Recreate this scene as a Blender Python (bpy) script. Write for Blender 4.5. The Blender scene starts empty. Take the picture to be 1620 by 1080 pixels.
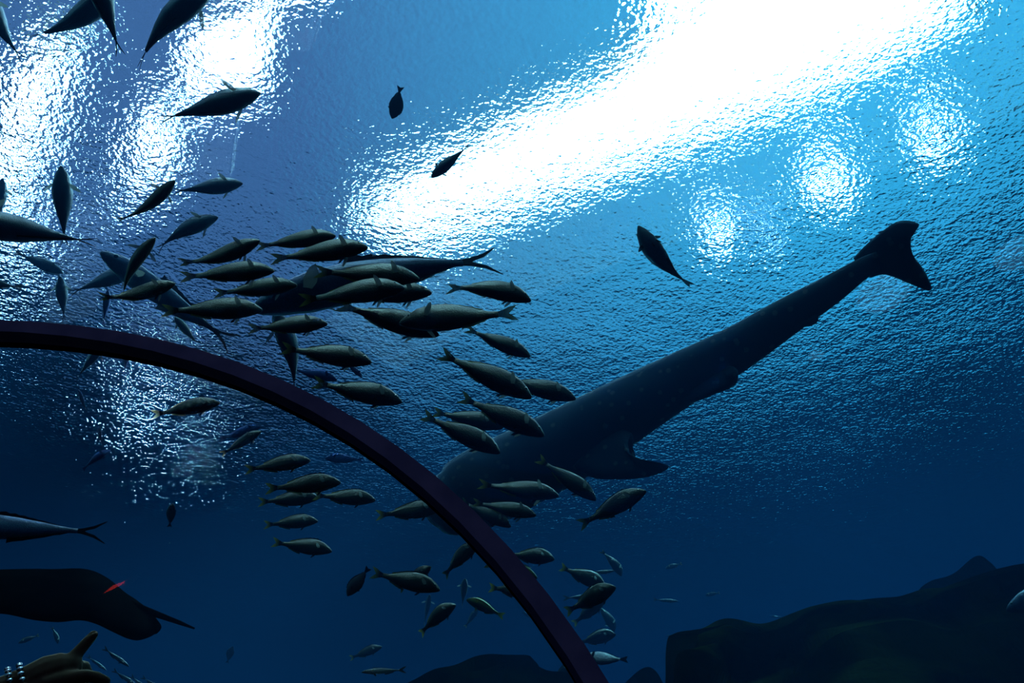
import bpy, bmesh, math, random
import numpy as np
from mathutils import Vector, Matrix, noise
from mathutils.geometry import tessellate_polygon
random.seed(7)
C = bpy.context.scene.collection
S = bpy.context.scene
R = math.radians
# ---------------------------------------------------------------- camera, world, light, exposure
EYE = Vector((0, 0, 1.6))
cam = bpy.data.objects.new('camera', bpy.data.cameras.new('camera')); C.objects.link(cam)
cam.location = EYE; cam.rotation_euler = (R(135), 0, R(-.955))
cam.data.sensor_width = 36; cam.data.lens = 36 * 1271.5 / 1620; cam.data.clip_start = .05; cam.data.clip_end = 300
S.camera = cam
S.view_settings.view_transform = 'Standard'; S.view_settings.look = 'None'
S.view_settings.exposure = 0; S.view_settings.gamma = 1; S.view_settings.use_curve_mapping = False
S.cycles.max_bounces = 8; S.cycles.transmission_bounces = 6; S.cycles.glossy_bounces = 3
S.cycles.diffuse_bounces = 1; S.cycles.transparent_max_bounces = 24; S.cycles.volume_bounces = 0
S.cycles.use_denoising = True; S.cycles.caustics_refractive = False; S.cycles.caustics_reflective = False
W = bpy.data.worlds.new('hall'); S.world = W; W.use_nodes = True
wn = W.node_tree; bg = wn.nodes['Background']
bg.inputs['Color'].default_value = (.17, .26, .5, 1); bg.inputs['Strength'].default_value = 1.5
_tc = wn.nodes.new('ShaderNodeTexCoord'); _sx = wn.nodes.new('ShaderNodeSeparateXYZ'); _mr = wn.nodes.new('ShaderNodeMapRange'); _mc = wn.nodes.new('ShaderNodeMix'); _mc.data_type = 'RGBA'
wn.links.new(_tc.outputs['Generated'], _sx.inputs[0]); wn.links.new(_sx.outputs['X'], _mr.inputs['Value']); wn.links.new(_mr.outputs[0], _mc.inputs[0])
_mr.inputs['From Min'].default_value = -.35; _mr.inputs['From Max'].default_value = .5       # the hall is bluer to the left, greener to the right
_mc.inputs[6].default_value = (.14, .19, .40, 1); _mc.inputs[7].default_value = (.16, .78, 1.2, 1)
wn.links.new(_mc.outputs[2], bg.inputs['Color'])
sun = bpy.data.objects.new('daylight', bpy.data.lights.new('daylight', 'SUN')); C.objects.link(sun)
sun.data.energy = 350; sun.data.angle = R(12); sun.data.color = (.75, .95, 1); sun.rotation_euler = (R(-28), R(22), 0)
sun2 = bpy.data.objects.new('roof_light', bpy.data.lights.new('roof_light', 'SUN')); C.objects.link(sun2)
sun2.data.energy = 32; sun2.data.angle = R(30); sun2.data.color = (.85, 1, .95); sun2.rotation_euler = (R(32), R(-8), 0)  # second sun added behind the camera to brighten the fish flanks
tl = bpy.data.objects.new('tunnel_lamp', bpy.data.lights.new('tunnel_lamp', 'POINT')); C.objects.link(tl)
tl.data.energy = 20; tl.data.color = (.55, .5, 1); tl.data.shadow_soft_size = .12; tl.location = (-1.2, -3.2, 3.0)  # violet fill added behind the camera to lift the rib and hand
SURF = 8.6; HALL = 13.0

# ---------------------------------------------------------------- helpers
def mat(name):
    m = bpy.data.materials.new(name); m.use_nodes = True; n = m.node_tree; n.nodes.clear()
    out = n.nodes.new('ShaderNodeOutputMaterial'); return m, n, out
def N(n, t, **k):
    x = n.nodes.new('ShaderNode' + t)
    for a, b in k.items():
        if a in x.inputs.keys(): x.inputs[a].default_value = b
        else: setattr(x, a, b)
    return x
def pbr(name, col, rough=.5, col2=None, scale=5, bump=0, metal=0, spec=.5, emit=None, es=1, bscale=None):
    m, n, out = mat(name); b = N(n, 'BsdfPrincipled'); n.links.new(b.outputs[0], out.inputs[0])
    b.inputs['Base Color'].default_value = (*col, 1); b.inputs['Roughness'].default_value = rough
    b.inputs['Metallic'].default_value = metal; b.inputs['Specular IOR Level'].default_value = spec
    if emit: b.inputs['Emission Color'].default_value = (*emit, 1); b.inputs['Emission Strength'].default_value = es
    tc = N(n, 'TexCoord')
    if col2:
        t = N(n, 'TexNoise'); t.inputs['Scale'].default_value = scale; t.inputs['Detail'].default_value = 5
        n.links.new(tc.outputs['Object'], t.inputs['Vector'])
        r = N(n, 'ValToRGB'); r.color_ramp.elements[0].position = .35; r.color_ramp.elements[1].position = .65
        r.color_ramp.elements[0].color = (*col, 1); r.color_ramp.elements[1].color = (*col2, 1)
        n.links.new(t.outputs['Fac'], r.inputs[0]); n.links.new(r.outputs[0], b.inputs['Base Color'])
    if bump:
        t = N(n, 'TexNoise'); t.inputs['Scale'].default_value = bscale or scale * 3; t.inputs['Detail'].default_value = 4
        n.links.new(tc.outputs['Object'], t.inputs['Vector'])
        bp = N(n, 'Bump'); bp.inputs['Strength'].default_value = bump; bp.inputs['Distance'].default_value = .05
        n.links.new(t.outputs['Fac'], bp.inputs['Height']); n.links.new(bp.outputs[0], b.inputs['Normal'])
    return m
def mesh_obj(name, V, F, m=None, parent=None, smooth=False):
    me = bpy.data.meshes.new(name); me.from_pydata([tuple(v) for v in V], [], F); me.update()
    o = bpy.data.objects.new(name, me); C.objects.link(o)
    if m: me.materials.append(m)
    if smooth: me.polygons.foreach_set('use_smooth', [True] * len(me.polygons))
    if parent: o.parent = parent
    return o
def fixn(o):
    bm = bmesh.new(); bm.from_mesh(o.data); bmesh.ops.recalc_face_normals(bm, faces=bm.faces); bm.to_mesh(o.data); bm.free(); return o
def tag(o, label=None, cat=None, group=None, kind=None):
    for k, v in (('label', label), ('category', cat), ('group', group), ('kind', kind)):
        if v: o[k] = v
    return o
def empty(name, loc, label=None, cat=None, group=None):
    o = bpy.data.objects.new(name, None); C.objects.link(o); o.location = loc; o.empty_display_size = .1
    return tag(o, label, cat, group)
def boxv(x0, x1, y0, y1, z0, z1):
    V = [(x, y, z) for x in (x0, x1) for y in (y0, y1) for z in (z0, z1)]
    return V, [(0, 1, 3, 2), (4, 6, 7, 5), (0, 4, 5, 1), (2, 3, 7, 6), (0, 2, 6, 4), (1, 5, 7, 3)]
MW = cam.rotation_euler.to_matrix()
CR, CU, CF = MW @ Vector((1, 0, 0)), MW @ Vector((0, 1, 0)), MW @ Vector((0, 0, -1))
def ray(x, y):                       # direction in which the photograph shows something
    return CF + CR * ((x - 810) / 1271.5) + CU * ((540 - y) / 1271.5)
def at(x, y, d): return EYE + ray(x, y).normalized() * d

# ---------------------------------------------------------------- water
TX, TZ, TR = -1.69, 1.3, 2.2          # tunnel axis, height of its centre, radius of its vault
Y0, Y1 = -9., 30.                     # ends of tank and tunnel
X0, X1 = -24., 26.
def arc(r, n=48, a0=-36.2, a1=216.2):
    return [(TX + r * math.cos(R(a0 + (a1 - a0) * i / n)), TZ + r * math.sin(R(a0 + (a1 - a0) * i / n))) for i in range(n + 1)]
m_surf, n, out = mat('rippled water surface')
g = N(n, 'BsdfGlass'); g.inputs['IOR'].default_value = 1.333; g.inputs['Roughness'].default_value = .0; g.inputs['Color'].default_value = (1, 1, 1, 1)
tr = N(n, 'BsdfTransparent'); mx = N(n, 'MixShader'); mx.inputs[0].default_value = .006
n.links.new(g.outputs[0], mx.inputs[1]); n.links.new(tr.outputs[0], mx.inputs[2]); n.links.new(mx.outputs[0], out.inputs[0])
tc = N(n, 'TexCoord')
def wave(sx, sy, rot, sc, det, amp):
    mp = N(n, 'Mapping'); mp.inputs['Rotation'].default_value = (0, 0, R(rot)); mp.inputs['Scale'].default_value = (sx, sy, 1)
    n.links.new(tc.outputs['Object'], mp.inputs[0])
    t = N(n, 'TexNoise'); t.noise_dimensions = '2D'; t.inputs['Scale'].default_value = sc; t.inputs['Detail'].default_value = det; t.inputs['Roughness'].default_value = .5
    n.links.new(mp.outputs[0], t.inputs[0])
    a = N(n, 'Math', operation='MULTIPLY'); a.inputs[1].default_value = amp; n.links.new(t.outputs['Fac'], a.inputs[0]); return a
hs = [wave(1, 1, 20, .5, 1, .045), wave(1, 1.5, -25, 4., 1, .009), wave(1, 1.25, 60, 19, 1.5, .0085)]
a = N(n, 'Math', operation='ADD'); n.links.new(hs[0].outputs[0], a.inputs[0]); n.links.new(hs[1].outputs[0], a.inputs[1])
b = N(n, 'Math', operation='ADD'); n.links.new(a.outputs[0], b.inputs[0]); n.links.new(hs[2].outputs[0], b.inputs[1])
bp = N(n, 'Bump'); bp.inputs['Strength'].default_value = 1; bp.inputs['Distance'].default_value = 1
n.links.new(b.outputs[0], bp.inputs['Height']); n.links.new(bp.outputs[0], g.inputs['Normal'])
ws = mesh_obj('water_surface', [(X0 + .01, Y0 + .01, SURF), (X1 - .01, Y0 + .01, SURF), (X1 - .01, Y1 - .01, SURF), (X0 + .01, Y1 - .01, SURF)], [(0, 1, 2, 3)], m_surf)
tag(ws, 'rippled water surface glittering under the hall lights', 'water', kind='stuff')
m_vol, n, out = mat('clear blue sea water')
ab = N(n, 'VolumeAbsorption'); sc_ = N(n, 'VolumeScatter'); ad = N(n, 'AddShader')
ab.inputs['Color'].default_value = (.0, .56, .78, 1); ab.inputs['Density'].default_value = .24
sc_.inputs['Color'].default_value = (.08, .40, 1, 1); sc_.inputs['Density'].default_value = .044; sc_.inputs['Anisotropy'].default_value = .3
n.links.new(ab.outputs[0], ad.inputs[0]); n.links.new(sc_.outputs[0], ad.inputs[1]); n.links.new(ad.outputs[0], out.inputs['Volume'])
YE = 6.0                              # the clear tunnel ends in a dark portal here
V, F = boxv(X0 + .01, X1 - .01, Y0 + .01, Y1 - .01, .02, SURF - .01)
wb = fixn(mesh_obj('water_body', V, F, m_vol))
A = arc(TR + .10)[::-1]; k = len(A); V = [(x, y, max(z, .03)) for y in (Y0 + .02, YE + .35) for x, z in A]
F = [(q, (q + 1) % k, k + (q + 1) % k, k + q) for q in range(k)] + [tuple(range(k))[::-1], tuple(range(k, 2 * k))]
cav = fixn(mesh_obj('cavity', V, F)); bm = bmesh.new(); bm.from_mesh(cav.data); bmesh.ops.reverse_faces(bm, faces=bm.faces)   # its faces look into the air
bm.to_mesh(cav.data); bm.from_mesh(wb.data); bm.to_mesh(wb.data); bm.free(); bpy.data.objects.remove(cav)
tag(wb, 'blue tank water around the tunnel', 'water', kind='stuff')
# ---------------------------------------------------------------- hall lights above the water
def lampmat(name, col, s):
    m, n, out = mat(name); e = N(n, 'Emission'); e.inputs[0].default_value = (*col, 1); e.inputs[1].default_value = s
    n.links.new(e.outputs[0], out.inputs[0]); return m
M_SKY = lampmat('daylight through glass', (.85, .93, 1), 16)
M_LAMP = lampmat('lamp lens', (.95, .85, 1), 30)
M_STRIP = lampmat('strip lamp lens', (.82, .77, 1), 11)
M_GLOW = lampmat('glow panel face', (.75, .8, 1), 170)  # emission of the added glow panels
def panel(name, pts, z, m, label, cat, group=None):
    k = len(pts); V = [(x, y, z) for x, y in pts] + [(x, y, z + .25) for x, y in pts]
    e = empty(name, (0, 0, 0), label, cat, group)
    mesh_obj('diffuser', V[:k], [tuple(range(k))[::-1]], m, e)
    cx = sum(p[0] for p in pts) / k; cy = sum(p[1] for p in pts) / k
    Vf = [(cx + (x - cx) * s, cy + (y - cy) * s, zz) for s, zz in ((1, z), (1.04, z), (1.04, z + .3), (1, z + .3)) for x, y in pts]
    Ff = [(j * k + i, j * k + (i + 1) % k, ((j + 1) % 4) * k + (i + 1) % k, ((j + 1) % 4) * k + i) for j in range(4) for i in range(k)]
    mesh_obj('frame', Vf, Ff, M_FRAME, e); return e
M_FRAME = pbr('grey steel', (.12, .13, .15), .5, (.16, .17, .2), 3)
panel('skylight', [(-3.5, 10.9), (-2.2, 12.3), (0.71, 10.1), (2.62, 9.08), (4.97, 8.0), (7.12, 6.87), (8.41, 5.95), (7.28, 4.0), (3.51, 4.74), (1.83, 6.88), (0.01, 7.99), (-1.81, 9.32)], HALL, M_SKY, 'long white skylight glowing diagonally above the rippled water', 'skylight')
def disc(cx, cy, r): return [(cx + r * math.cos(t * math.pi / 8), cy + r * math.sin(t * math.pi / 8)) for t in range(16)]
for px, r, lb in (((9.3, 9.0), .42, 'round hall lamp glittering highest right, below the skylight'), ((7.2, 10.0), .5, 'largest round hall lamp glittering below the skylight'),
                  ((5.1, 11.5), .36, 'round hall lamp glittering left of the largest one'), ((6.4, 11.7), .16, 'faintest small hall lamp, above the whale shark back')):
    panel('ceiling_lamp', disc(*px, r), HALL, M_LAMP, lb, 'lamp')
for pts, lb in (([(-9.3, 7.1), (-8.0, 6.7), (-27, 31), (-30, 29.3)], 'long lamp strip glittering in a column at the left edge'),
                ([(-7.46, 8.27), (-6.56, 7.95), (-7.85, 10.71), (-9.24, 11.4)], 'wide lamp panel glittering white above the upper left fish'),
                ([(-5.8, 6.2), (-3.9, 5.5), (-4.6, 7.6), (-6.2, 8.0)], 'square lamp panel glittering pale blue at the top left'),
                ([(-4.09, 4.7), (-2.67, 4.9), (-2.9, 5.4), (-3.95, 5.5)], 'lamp panel glittering at the top edge left of the skylight')):
    panel('ceiling_lamp', pts, HALL, M_STRIP, lb, 'lamp')
def glow_panel(az0, az1, d, z0, z1, lb):    # bright panels added far off left to make the glow below the rib
    a, b = R(az0), R(az1); P, Q = (d * math.sin(a), d * math.cos(a)), (d * math.sin(b), d * math.cos(b))
    e = empty('glow_panel', (0, 0, 0), lb, 'light panel')
    mesh_obj('pane', [(*P, z0), (*Q, z0), (*Q, z1), (*P, z1)], [(0, 1, 2, 3)], M_GLOW, e)
    for (x, y) in (P, Q):
        V, F = boxv(x - .2, x + .2, y - .2, y + .2, z0 - .3, z1 + .3); fixn(mesh_obj('frame', V, F, M_FRAME, e))
glow_panel(-31.8, -29.6, 45, 9.2, 12.5, 'tall bright panel added for the glow just under the rib')
glow_panel(-26.5, -24.9, 45, 9.2, 11, 'narrow bright panel added for the flash below the curved rib')
# ---------------------------------------------------------------- tank shell and tunnel
M_WALL = pbr('blue tank paint', (.012, .06, .11), .8, (.008, .045, .085), .6)
M_SAND = pbr('pale sand', (.10, .10, .08), .9, (.07, .07, .06), 1.5, bump=.4)
M_RIB = pbr('black rib coating', (.27, .19, .36), .6, (.19, .14, .28), 9, spec=0)
M_SLOT = pbr('black sealant', (.004, .004, .005), .8, spec=0)
M_DARKFLOOR = pbr('dark walkway rubber', (.02, .02, .025), .7, (.03, .03, .035), 8, spec=.05)
def wall(name, *b):
    V, F = boxv(*b); o = fixn(mesh_obj(name, V, F, M_WALL)); o['kind'] = 'structure'; return o
wall('wall_left', X0 - .4, X0, Y0 - .4, Y1 + .4, 0, SURF + .5); wall('wall_right', X1, X1 + .4, Y0 - .4, Y1 + .4, 0, SURF + .5)
wall('wall_back', X0, X1, Y1, Y1 + .4, 0, SURF + .5); wall('wall_front', X0, X1, Y0 - .4, Y0, 0, SURF + .5)
V, F = boxv(X0 - .4, X1 + .4, Y0 - .4, Y1 + .4, -.3, 0); f = fixn(mesh_obj('floor', V, F, M_SAND)); f['kind'] = 'structure'
hw = TR * math.cos(R(-36.2))
V, F = boxv(TX - hw, TX + hw, Y0, YE, 0, .02); f = fixn(mesh_obj('floor_walkway', V, F, M_DARKFLOOR)); f['kind'] = 'structure'
for sgn, nm in ((-1, 'left'), (1, 'right')):
    xs = sorted((TX + sgn * (hw - .12), TX + sgn * (hw + .06))); V, F = boxv(xs[0], xs[1], Y0, YE, .02, .32)
    o = fixn(mesh_obj('baseboard_' + nm, V, F, M_SLOT)); o['kind'] = 'structure'
m_acr, n, out = mat('clear acrylic')
tr = N(n, 'BsdfTransparent', Color=(.97, .985, .99, 1)); gl = N(n, 'BsdfGlossy', Roughness=.01, Color=(.3, .5, 1, 1)); fr = N(n, 'Fresnel', IOR=1.2); mx = N(n, 'MixShader')  # reflections tinted blue to colour the glow below the rib
n.links.new(fr.outputs[0], mx.inputs[0]); n.links.new(tr.outputs[0], mx.inputs[1]); n.links.new(gl.outputs[0], mx.inputs[2]); n.links.new(mx.outputs[0], out.inputs[0])
def shell(name, r0, r1, ya, yb, m, a0=-36.2, a1=216.2, parent=None, seg=64):
    A, B = arc(r0, seg, a0, a1), arc(r1, seg, a0, a1); k = len(A)
    V = [(x, y, z) for (P, y) in ((A, ya), (B, ya), (B, yb), (A, yb)) for x, z in P]
    F = [(j * k + i, j * k + i + 1, ((j + 1) % 4) * k + i + 1, ((j + 1) % 4) * k + i) for j in range(4) for i in range(k - 1)]
    F += [(0, k, 2 * k, 3 * k), (k - 1, 2 * k - 1, 3 * k - 1, 4 * k - 1)]
    return fixn(mesh_obj(name, V, F, m, parent, False))
RIBS = [-8.97, -5.37, -1.77, 1.83, 5.43]
for i, (ya, yb) in enumerate(zip(RIBS, RIBS[1:] + [YE])):
    A = arc(TR + .006, 64); k = len(A)
    o = mesh_obj('window_%d' % (i + 1), [(x, y, z) for y in (ya + .07, yb) for x, z in A], [(j, j + 1, k + j + 1, k + j) for j in range(k - 1)], m_acr, None, True)
    o['kind'] = 'structure'
for i, y in enumerate(RIBS):
    e = empty('tunnel_rib', (TX, y, 0), 'dark curved joint rib arching over the acrylic tunnel' if i == 3 else 'dark joint rib of the tunnel outside the picture', 'rib', 'tunnel ribs out of frame' if i != 3 else None)
    for nm, o in (('rib_band', shell('rib_band', TR - .048, TR + .003, 0, .05, M_RIB)), ('seal', shell('seal', TR - .044, TR + .002, .05, .08, M_SLOT))):
        o.parent = e; o.location = (-TX, 0, 0)

# portal at the end of the tunnel
A = arc(TR + .06, 48); k = len(A); V = [(x, y, max(z, .02)) for y in (YE, YE + .25) for x, z in A]
F = [(q, (q + 1) % k, k + (q + 1) % k, k + q) for q in range(k)] + [tuple(range(k))[::-1], tuple(range(k, 2 * k))]
o = fixn(mesh_obj('wall_end', V, F, M_SLOT)); o['kind'] = 'structure'
V, F = boxv(TX - .95, TX + .95, YE - .04, YE, .02, 2.05); dr = fixn(mesh_obj('door_1', V, F, M_DARKFLOOR)); dr['kind'] = 'structure'
V, F = boxv(TX + .75, TX + .8, YE - .09, YE - .04, .9, 1.2); fixn(mesh_obj('door_handle', V, F, M_FRAME, dr))
M_RED = lampmat('red lamp face', (1, .03, .01), 9); M_WL = lampmat('white lamp face', (.8, .8, 1), 60); M_PINK = lampmat('pink lamp face', (1, .15, .3), 25)
def wall_lamp(name, x, z, w, h, m, lb):
    e = empty(name, (x, YE, z), lb, 'lamp')
    V, F = boxv(-w / 2 - .02, w / 2 + .02, -.05, 0, -h / 2 - .02, h / 2 + .02); fixn(mesh_obj('housing', V, F, M_FRAME, e))
    V, F = boxv(-w / 2, w / 2, -.06, -.05, -h / 2, h / 2); fixn(mesh_obj('lamp_face', V, F, m, e))
    V, F = boxv(w / 2 + .02, w / 2 + .03, -.22, 0, -h / 2 - .1, h / 2 + .1); fixn(mesh_obj('light_block', V, F, M_SLOT, e)); return e  # shield added to keep lamp reflections off the right of the vault
wall_lamp('exit_lamp', -2.84, 2.10, .07, .035, M_RED, 'red glowing lamp whose reflection lies on the stingray')
wall_lamp('indicator_lamp', -2.2, 2.84, .012, .012, M_PINK, 'tiny pink red lamp reflected in the acrylic at the bottom')
for x, z, lb in ((-3.66, 1.22, 'small white wall lamp reflected highest in the blue glow'), (-3.5, 1.02, 'small white wall lamp reflected second highest at the left'), (-3.38, .86, 'small white wall lamp reflected at the right below'), (-3.44, .72, 'small white wall lamp reflected lowest at the left')):
    wall_lamp('wall_lamp', x, z, .02, .025, M_WL, lb)
# ---------------------------------------------------------------- creature materials
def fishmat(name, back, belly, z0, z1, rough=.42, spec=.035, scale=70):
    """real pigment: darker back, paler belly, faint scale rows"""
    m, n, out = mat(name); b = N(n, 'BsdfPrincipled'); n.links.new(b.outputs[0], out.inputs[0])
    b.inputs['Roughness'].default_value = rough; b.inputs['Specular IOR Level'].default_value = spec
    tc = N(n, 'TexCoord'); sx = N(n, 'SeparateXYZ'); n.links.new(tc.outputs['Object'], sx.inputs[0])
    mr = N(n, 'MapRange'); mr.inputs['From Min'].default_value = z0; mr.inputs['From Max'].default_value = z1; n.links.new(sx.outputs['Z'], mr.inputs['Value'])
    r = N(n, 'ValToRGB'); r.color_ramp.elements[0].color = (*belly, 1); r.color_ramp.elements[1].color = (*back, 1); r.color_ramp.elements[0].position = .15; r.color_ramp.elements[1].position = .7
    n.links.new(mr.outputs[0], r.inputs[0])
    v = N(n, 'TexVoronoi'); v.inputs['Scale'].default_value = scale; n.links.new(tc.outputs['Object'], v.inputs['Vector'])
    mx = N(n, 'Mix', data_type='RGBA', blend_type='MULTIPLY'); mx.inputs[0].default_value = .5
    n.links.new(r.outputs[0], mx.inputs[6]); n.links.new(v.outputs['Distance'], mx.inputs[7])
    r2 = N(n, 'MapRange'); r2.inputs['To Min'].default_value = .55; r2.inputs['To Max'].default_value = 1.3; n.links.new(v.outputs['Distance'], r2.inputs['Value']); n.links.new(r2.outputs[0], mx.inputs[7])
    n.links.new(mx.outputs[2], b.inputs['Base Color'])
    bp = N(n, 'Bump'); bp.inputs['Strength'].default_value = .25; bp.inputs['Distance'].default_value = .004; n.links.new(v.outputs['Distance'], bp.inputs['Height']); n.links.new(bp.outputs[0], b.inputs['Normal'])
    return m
def finmat(name, root, tip, x0, x1, trans=.5):
    m, n, out = mat(name); d = N(n, 'BsdfDiffuse'); t = N(n, 'BsdfTranslucent'); mx = N(n, 'MixShader'); mx.inputs[0].default_value = trans
    tc = N(n, 'TexCoord'); sx = N(n, 'SeparateXYZ'); n.links.new(tc.outputs['Object'], sx.inputs[0])
    mr = N(n, 'MapRange'); mr.inputs['From Min'].default_value = x0; mr.inputs['From Max'].default_value = x1; n.links.new(sx.outputs['X'], mr.inputs['Value'])
    r = N(n, 'ValToRGB'); r.color_ramp.elements[0].color = (*root, 1); r.color_ramp.elements[1].color = (*tip, 1); n.links.new(mr.outputs[0], r.inputs[0])
    n.links.new(r.outputs[0], d.inputs[0]); n.links.new(r.outputs[0], t.inputs[0])
    n.links.new(d.outputs[0], mx.inputs[1]); n.links.new(t.outputs[0], mx.inputs[2]); tp = N(n, 'BsdfTransparent'); m2 = N(n, 'MixShader'); m2.inputs[0].default_value = trans * .4
    n.links.new(mx.outputs[0], m2.inputs[1]); n.links.new(tp.outputs[0], m2.inputs[2]); n.links.new(m2.outputs[0], out.inputs[0]); return m
def fat(O, a, b): return [(p[0], p[1] * a, p[2] * a, p[3] * b) for p in O]
K = {}   # kind -> (outline, widths, fins, materials)
EYE_M = pbr('fish eye', (.02, .02, .025), .08)
PALE = finmat('pale translucent fin', (.7, .78, .66), (.85, .92, .85), 0, .1, .7)
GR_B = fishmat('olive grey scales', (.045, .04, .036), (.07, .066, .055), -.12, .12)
GR_T = finmat('yellow edged tail', (.05, .045, .03), (.85, .8, .25), -.37, -.46, .6)
GR_F = finmat('olive fin with yellow edge', (.07, .06, .03), (.6, .55, .14), .1, -.25, .5)
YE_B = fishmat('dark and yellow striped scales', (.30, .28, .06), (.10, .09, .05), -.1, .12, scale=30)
YE_T = finmat('bright yellow tail', (.35, .33, .05), (.75, .72, .12), -.36, -.45, .5)
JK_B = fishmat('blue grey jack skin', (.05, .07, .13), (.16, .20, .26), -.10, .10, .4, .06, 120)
JK_T = finmat('dusky forked tail', (.04, .045, .06), (.06, .06, .07), -.3, -.5, .3)
BL_B = fishmat('haze blue skin', (.03, .07, .28), (.05, .10, .32), -.1, .1, .5)  # blue of the distance haze put into the skin colour
BL_T = finmat('haze blue fin', (.04, .08, .3), (.05, .10, .35), -.3, -.5, .4)
SL_B = fishmat('silver skin', (.10, .16, .22), (.42, .48, .5), -.07, .06, .4, .12, 120)
SL_T = finmat('silver grey fin', (.12, .16, .18), (.25, .3, .32), -.3, -.5, .5)
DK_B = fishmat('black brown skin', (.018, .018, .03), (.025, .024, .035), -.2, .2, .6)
DK_T = finmat('black brown fin', (.018, .018, .03), (.03, .03, .04), -.3, -.5, .2)
PB_B = fishmat('haze paled blue grey skin', (.28, .42, .55), (.45, .6, .7), -.1, .1, .5)  # paleness from haze and backlight put into the skin colour
LG_B = fishmat('blue grey trevally skin', (.12, .17, .32), (.28, .38, .5), -.08, .08, .4, .06, 120)
# outline: (s, top, bottom, half width) with s from the snout (0) to the tail root (1)
O_GR = [(0, .006, -.012, .008), (.03, .03, -.028, .022), (.1, .068, -.045, .042), (.2, .104, -.066, .060), (.32, .125, -.085, .068), (.45, .125, -.092, .066), (.58, .108, -.086, .056), (.7, .082, -.072, .042), (.82, .050, -.046, .026), (.92, .030, -.029, .015), (1, .028, -.028, .008)]
O_JK = [(0, .004, -.010, .006), (.04, .028, -.026, .022), (.13, .062, -.052, .046), (.26, .095, -.085, .062), (.4, .110, -.100, .068), (.55, .098, -.092, .060), (.7, .066, -.064, .042), (.83, .036, -.036, .024), (.93, .016, -.016, .014), (1, .012, -.012, .008)]
O_SG = [(0, .0, -.03, .006), (.04, .05, -.06, .02), (.13, .13, -.12, .04), (.27, .19, -.17, .052), (.45, .215, -.195, .055), (.62, .185, -.17, .046), (.78, .115, -.105, .030), (.9, .045, -.045, .016), (1, .035, -.035, .008)]
O_SL = [(0, .004, -.008, .006), (.05, .026, -.022, .02), (.15, .05, -.042, .036), (.3, .068, -.062, .046), (.48, .070, -.066, .046), (.65, .056, -.054, .036), (.8, .034, -.034, .024), (.92, .018, -.018, .012), (1, .016, -.016, .007)]
O_LG = [(0, .006, -.014, .01), (.04, .026, -.032, .026), (.13, .05, -.052, .046), (.27, .066, -.07, .058), (.42, .066, -.074, .056), (.58, .056, -.062, .044), (.73, .040, -.044, .030), (.86, .024, -.026, .018), (.95, .014, -.014, .010), (1, .014, -.014, .006)]
O_ST = fat(O_GR, 1.6, 1.75); O_GR = fat(O_GR, 1.3, 1.28); O_JK = fat(O_JK, 1.38, 1.65); O_LG = fat(O_LG, 1.15, 1.2)
def forktail(h, root, xr=-.335):                      # slim sickle lobes
    P = [(xr + .02, root), (xr - .03, root + h * .10), (xr - .09, h * .5), (-.5, h), (-.497, h * .92), (xr - .10, h * .30), (xr - .055, h * .10), (xr - .04, 0)]
    return P + [(x, -z) for x, z in P[:-1][::-1]]
def tailfin(h, notch, root, xr=-.335, sweep=.5):      # forked tail outline in x, z
    return [(xr + .02, root), (xr - .05, h * .55), (xr - .10, h * .85), (-sweep, h), (-sweep + .02, h * .72), (-sweep + notch * .6, h * .35), (-sweep + notch, 0), (-sweep + notch * .6, -h * .35), (-sweep + .02, -h * .72), (-sweep, -h), (xr - .10, -h * .85), (xr - .05, -h * .55), (xr + .02, -root)]
def ser(n_, x0, x1, zf, h0, h1, up=1):                # serrated spiny fin edge between x0 and x1
    P = []
    for i in range(n_):
        u = i / (n_ - 1); x = x0 + (x1 - x0) * u; h = h0 * (1 - u) + h1 * u
        P += [(x, zf(x) + up * h), (x - (x0 - x1) / n_ * .45, zf(x) + up * h * .72)]
    return P[:-1]
def interp(O, s, j):
    for a, b in zip(O, O[1:]):
        if s <= b[0]:
            t = (s - a[0]) / (b[0] - a[0]); t = t * t * (3 - 2 * t) * .35 + t * .65; return a[j] + (b[j] - a[j]) * t
    return O[-1][j]
def bend_fn(k):
    def f(x, y, z):
        if x > .12: return (x, y + .35 * k * (x - .12) ** 2, z)
        u = .12 - x; a = k * u * 1.5; return (.12 - u * math.cos(a * .6), y * 1.0 + .75 * k * u * u, z)
    return f
def sheet(name, P, m, parent, bf, t=.004, plane='xz', y=0, base=None):
    """a fin: closed outline given a thin lens-like thickness"""
    V = []; k = len(P)
    cx = sum(p[0] for p in P) / k; cz = sum(p[1] for p in P) / k
    def put(p, yy):
        if plane == 'xz': return bf(p[0], y + yy, p[1])
        o_, ux, uy, un = base; q = o_ + ux * p[0] + uy * p[1] + un * yy; return bf(*q)
    for p in P: V.append(put(p, t * .3))
    for p in P: V.append(put(p, -t * .3))
    V.append(put((cx, cz), t)); V.append(put((cx, cz), -t))
    bm = bmesh.new(); vs = [bm.verts.new(v) for v in V]
    for i in range(k): bm.faces.new((vs[i], vs[(i + 1) % k], vs[k + (i + 1) % k], vs[k + i]))
    for t3 in tessellate_polygon([[Vector((p[0], p[1], 0)) for p in P]]):
        for o3 in (0, k):
            try: bm.faces.new([vs[q + o3] for q in t3])
            except ValueError: pass
    for v in vs[2 * k:]: bm.verts.remove(v)
    bmesh.ops.recalc_face_normals(bm, faces=bm.faces)
    me = bpy.data.meshes.new(name); bm.to_mesh(me); bm.free(); me.materials.append(m)
    o = bpy.data.objects.new(name, me); C.objects.link(o); o.parent = parent; return o
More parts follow.
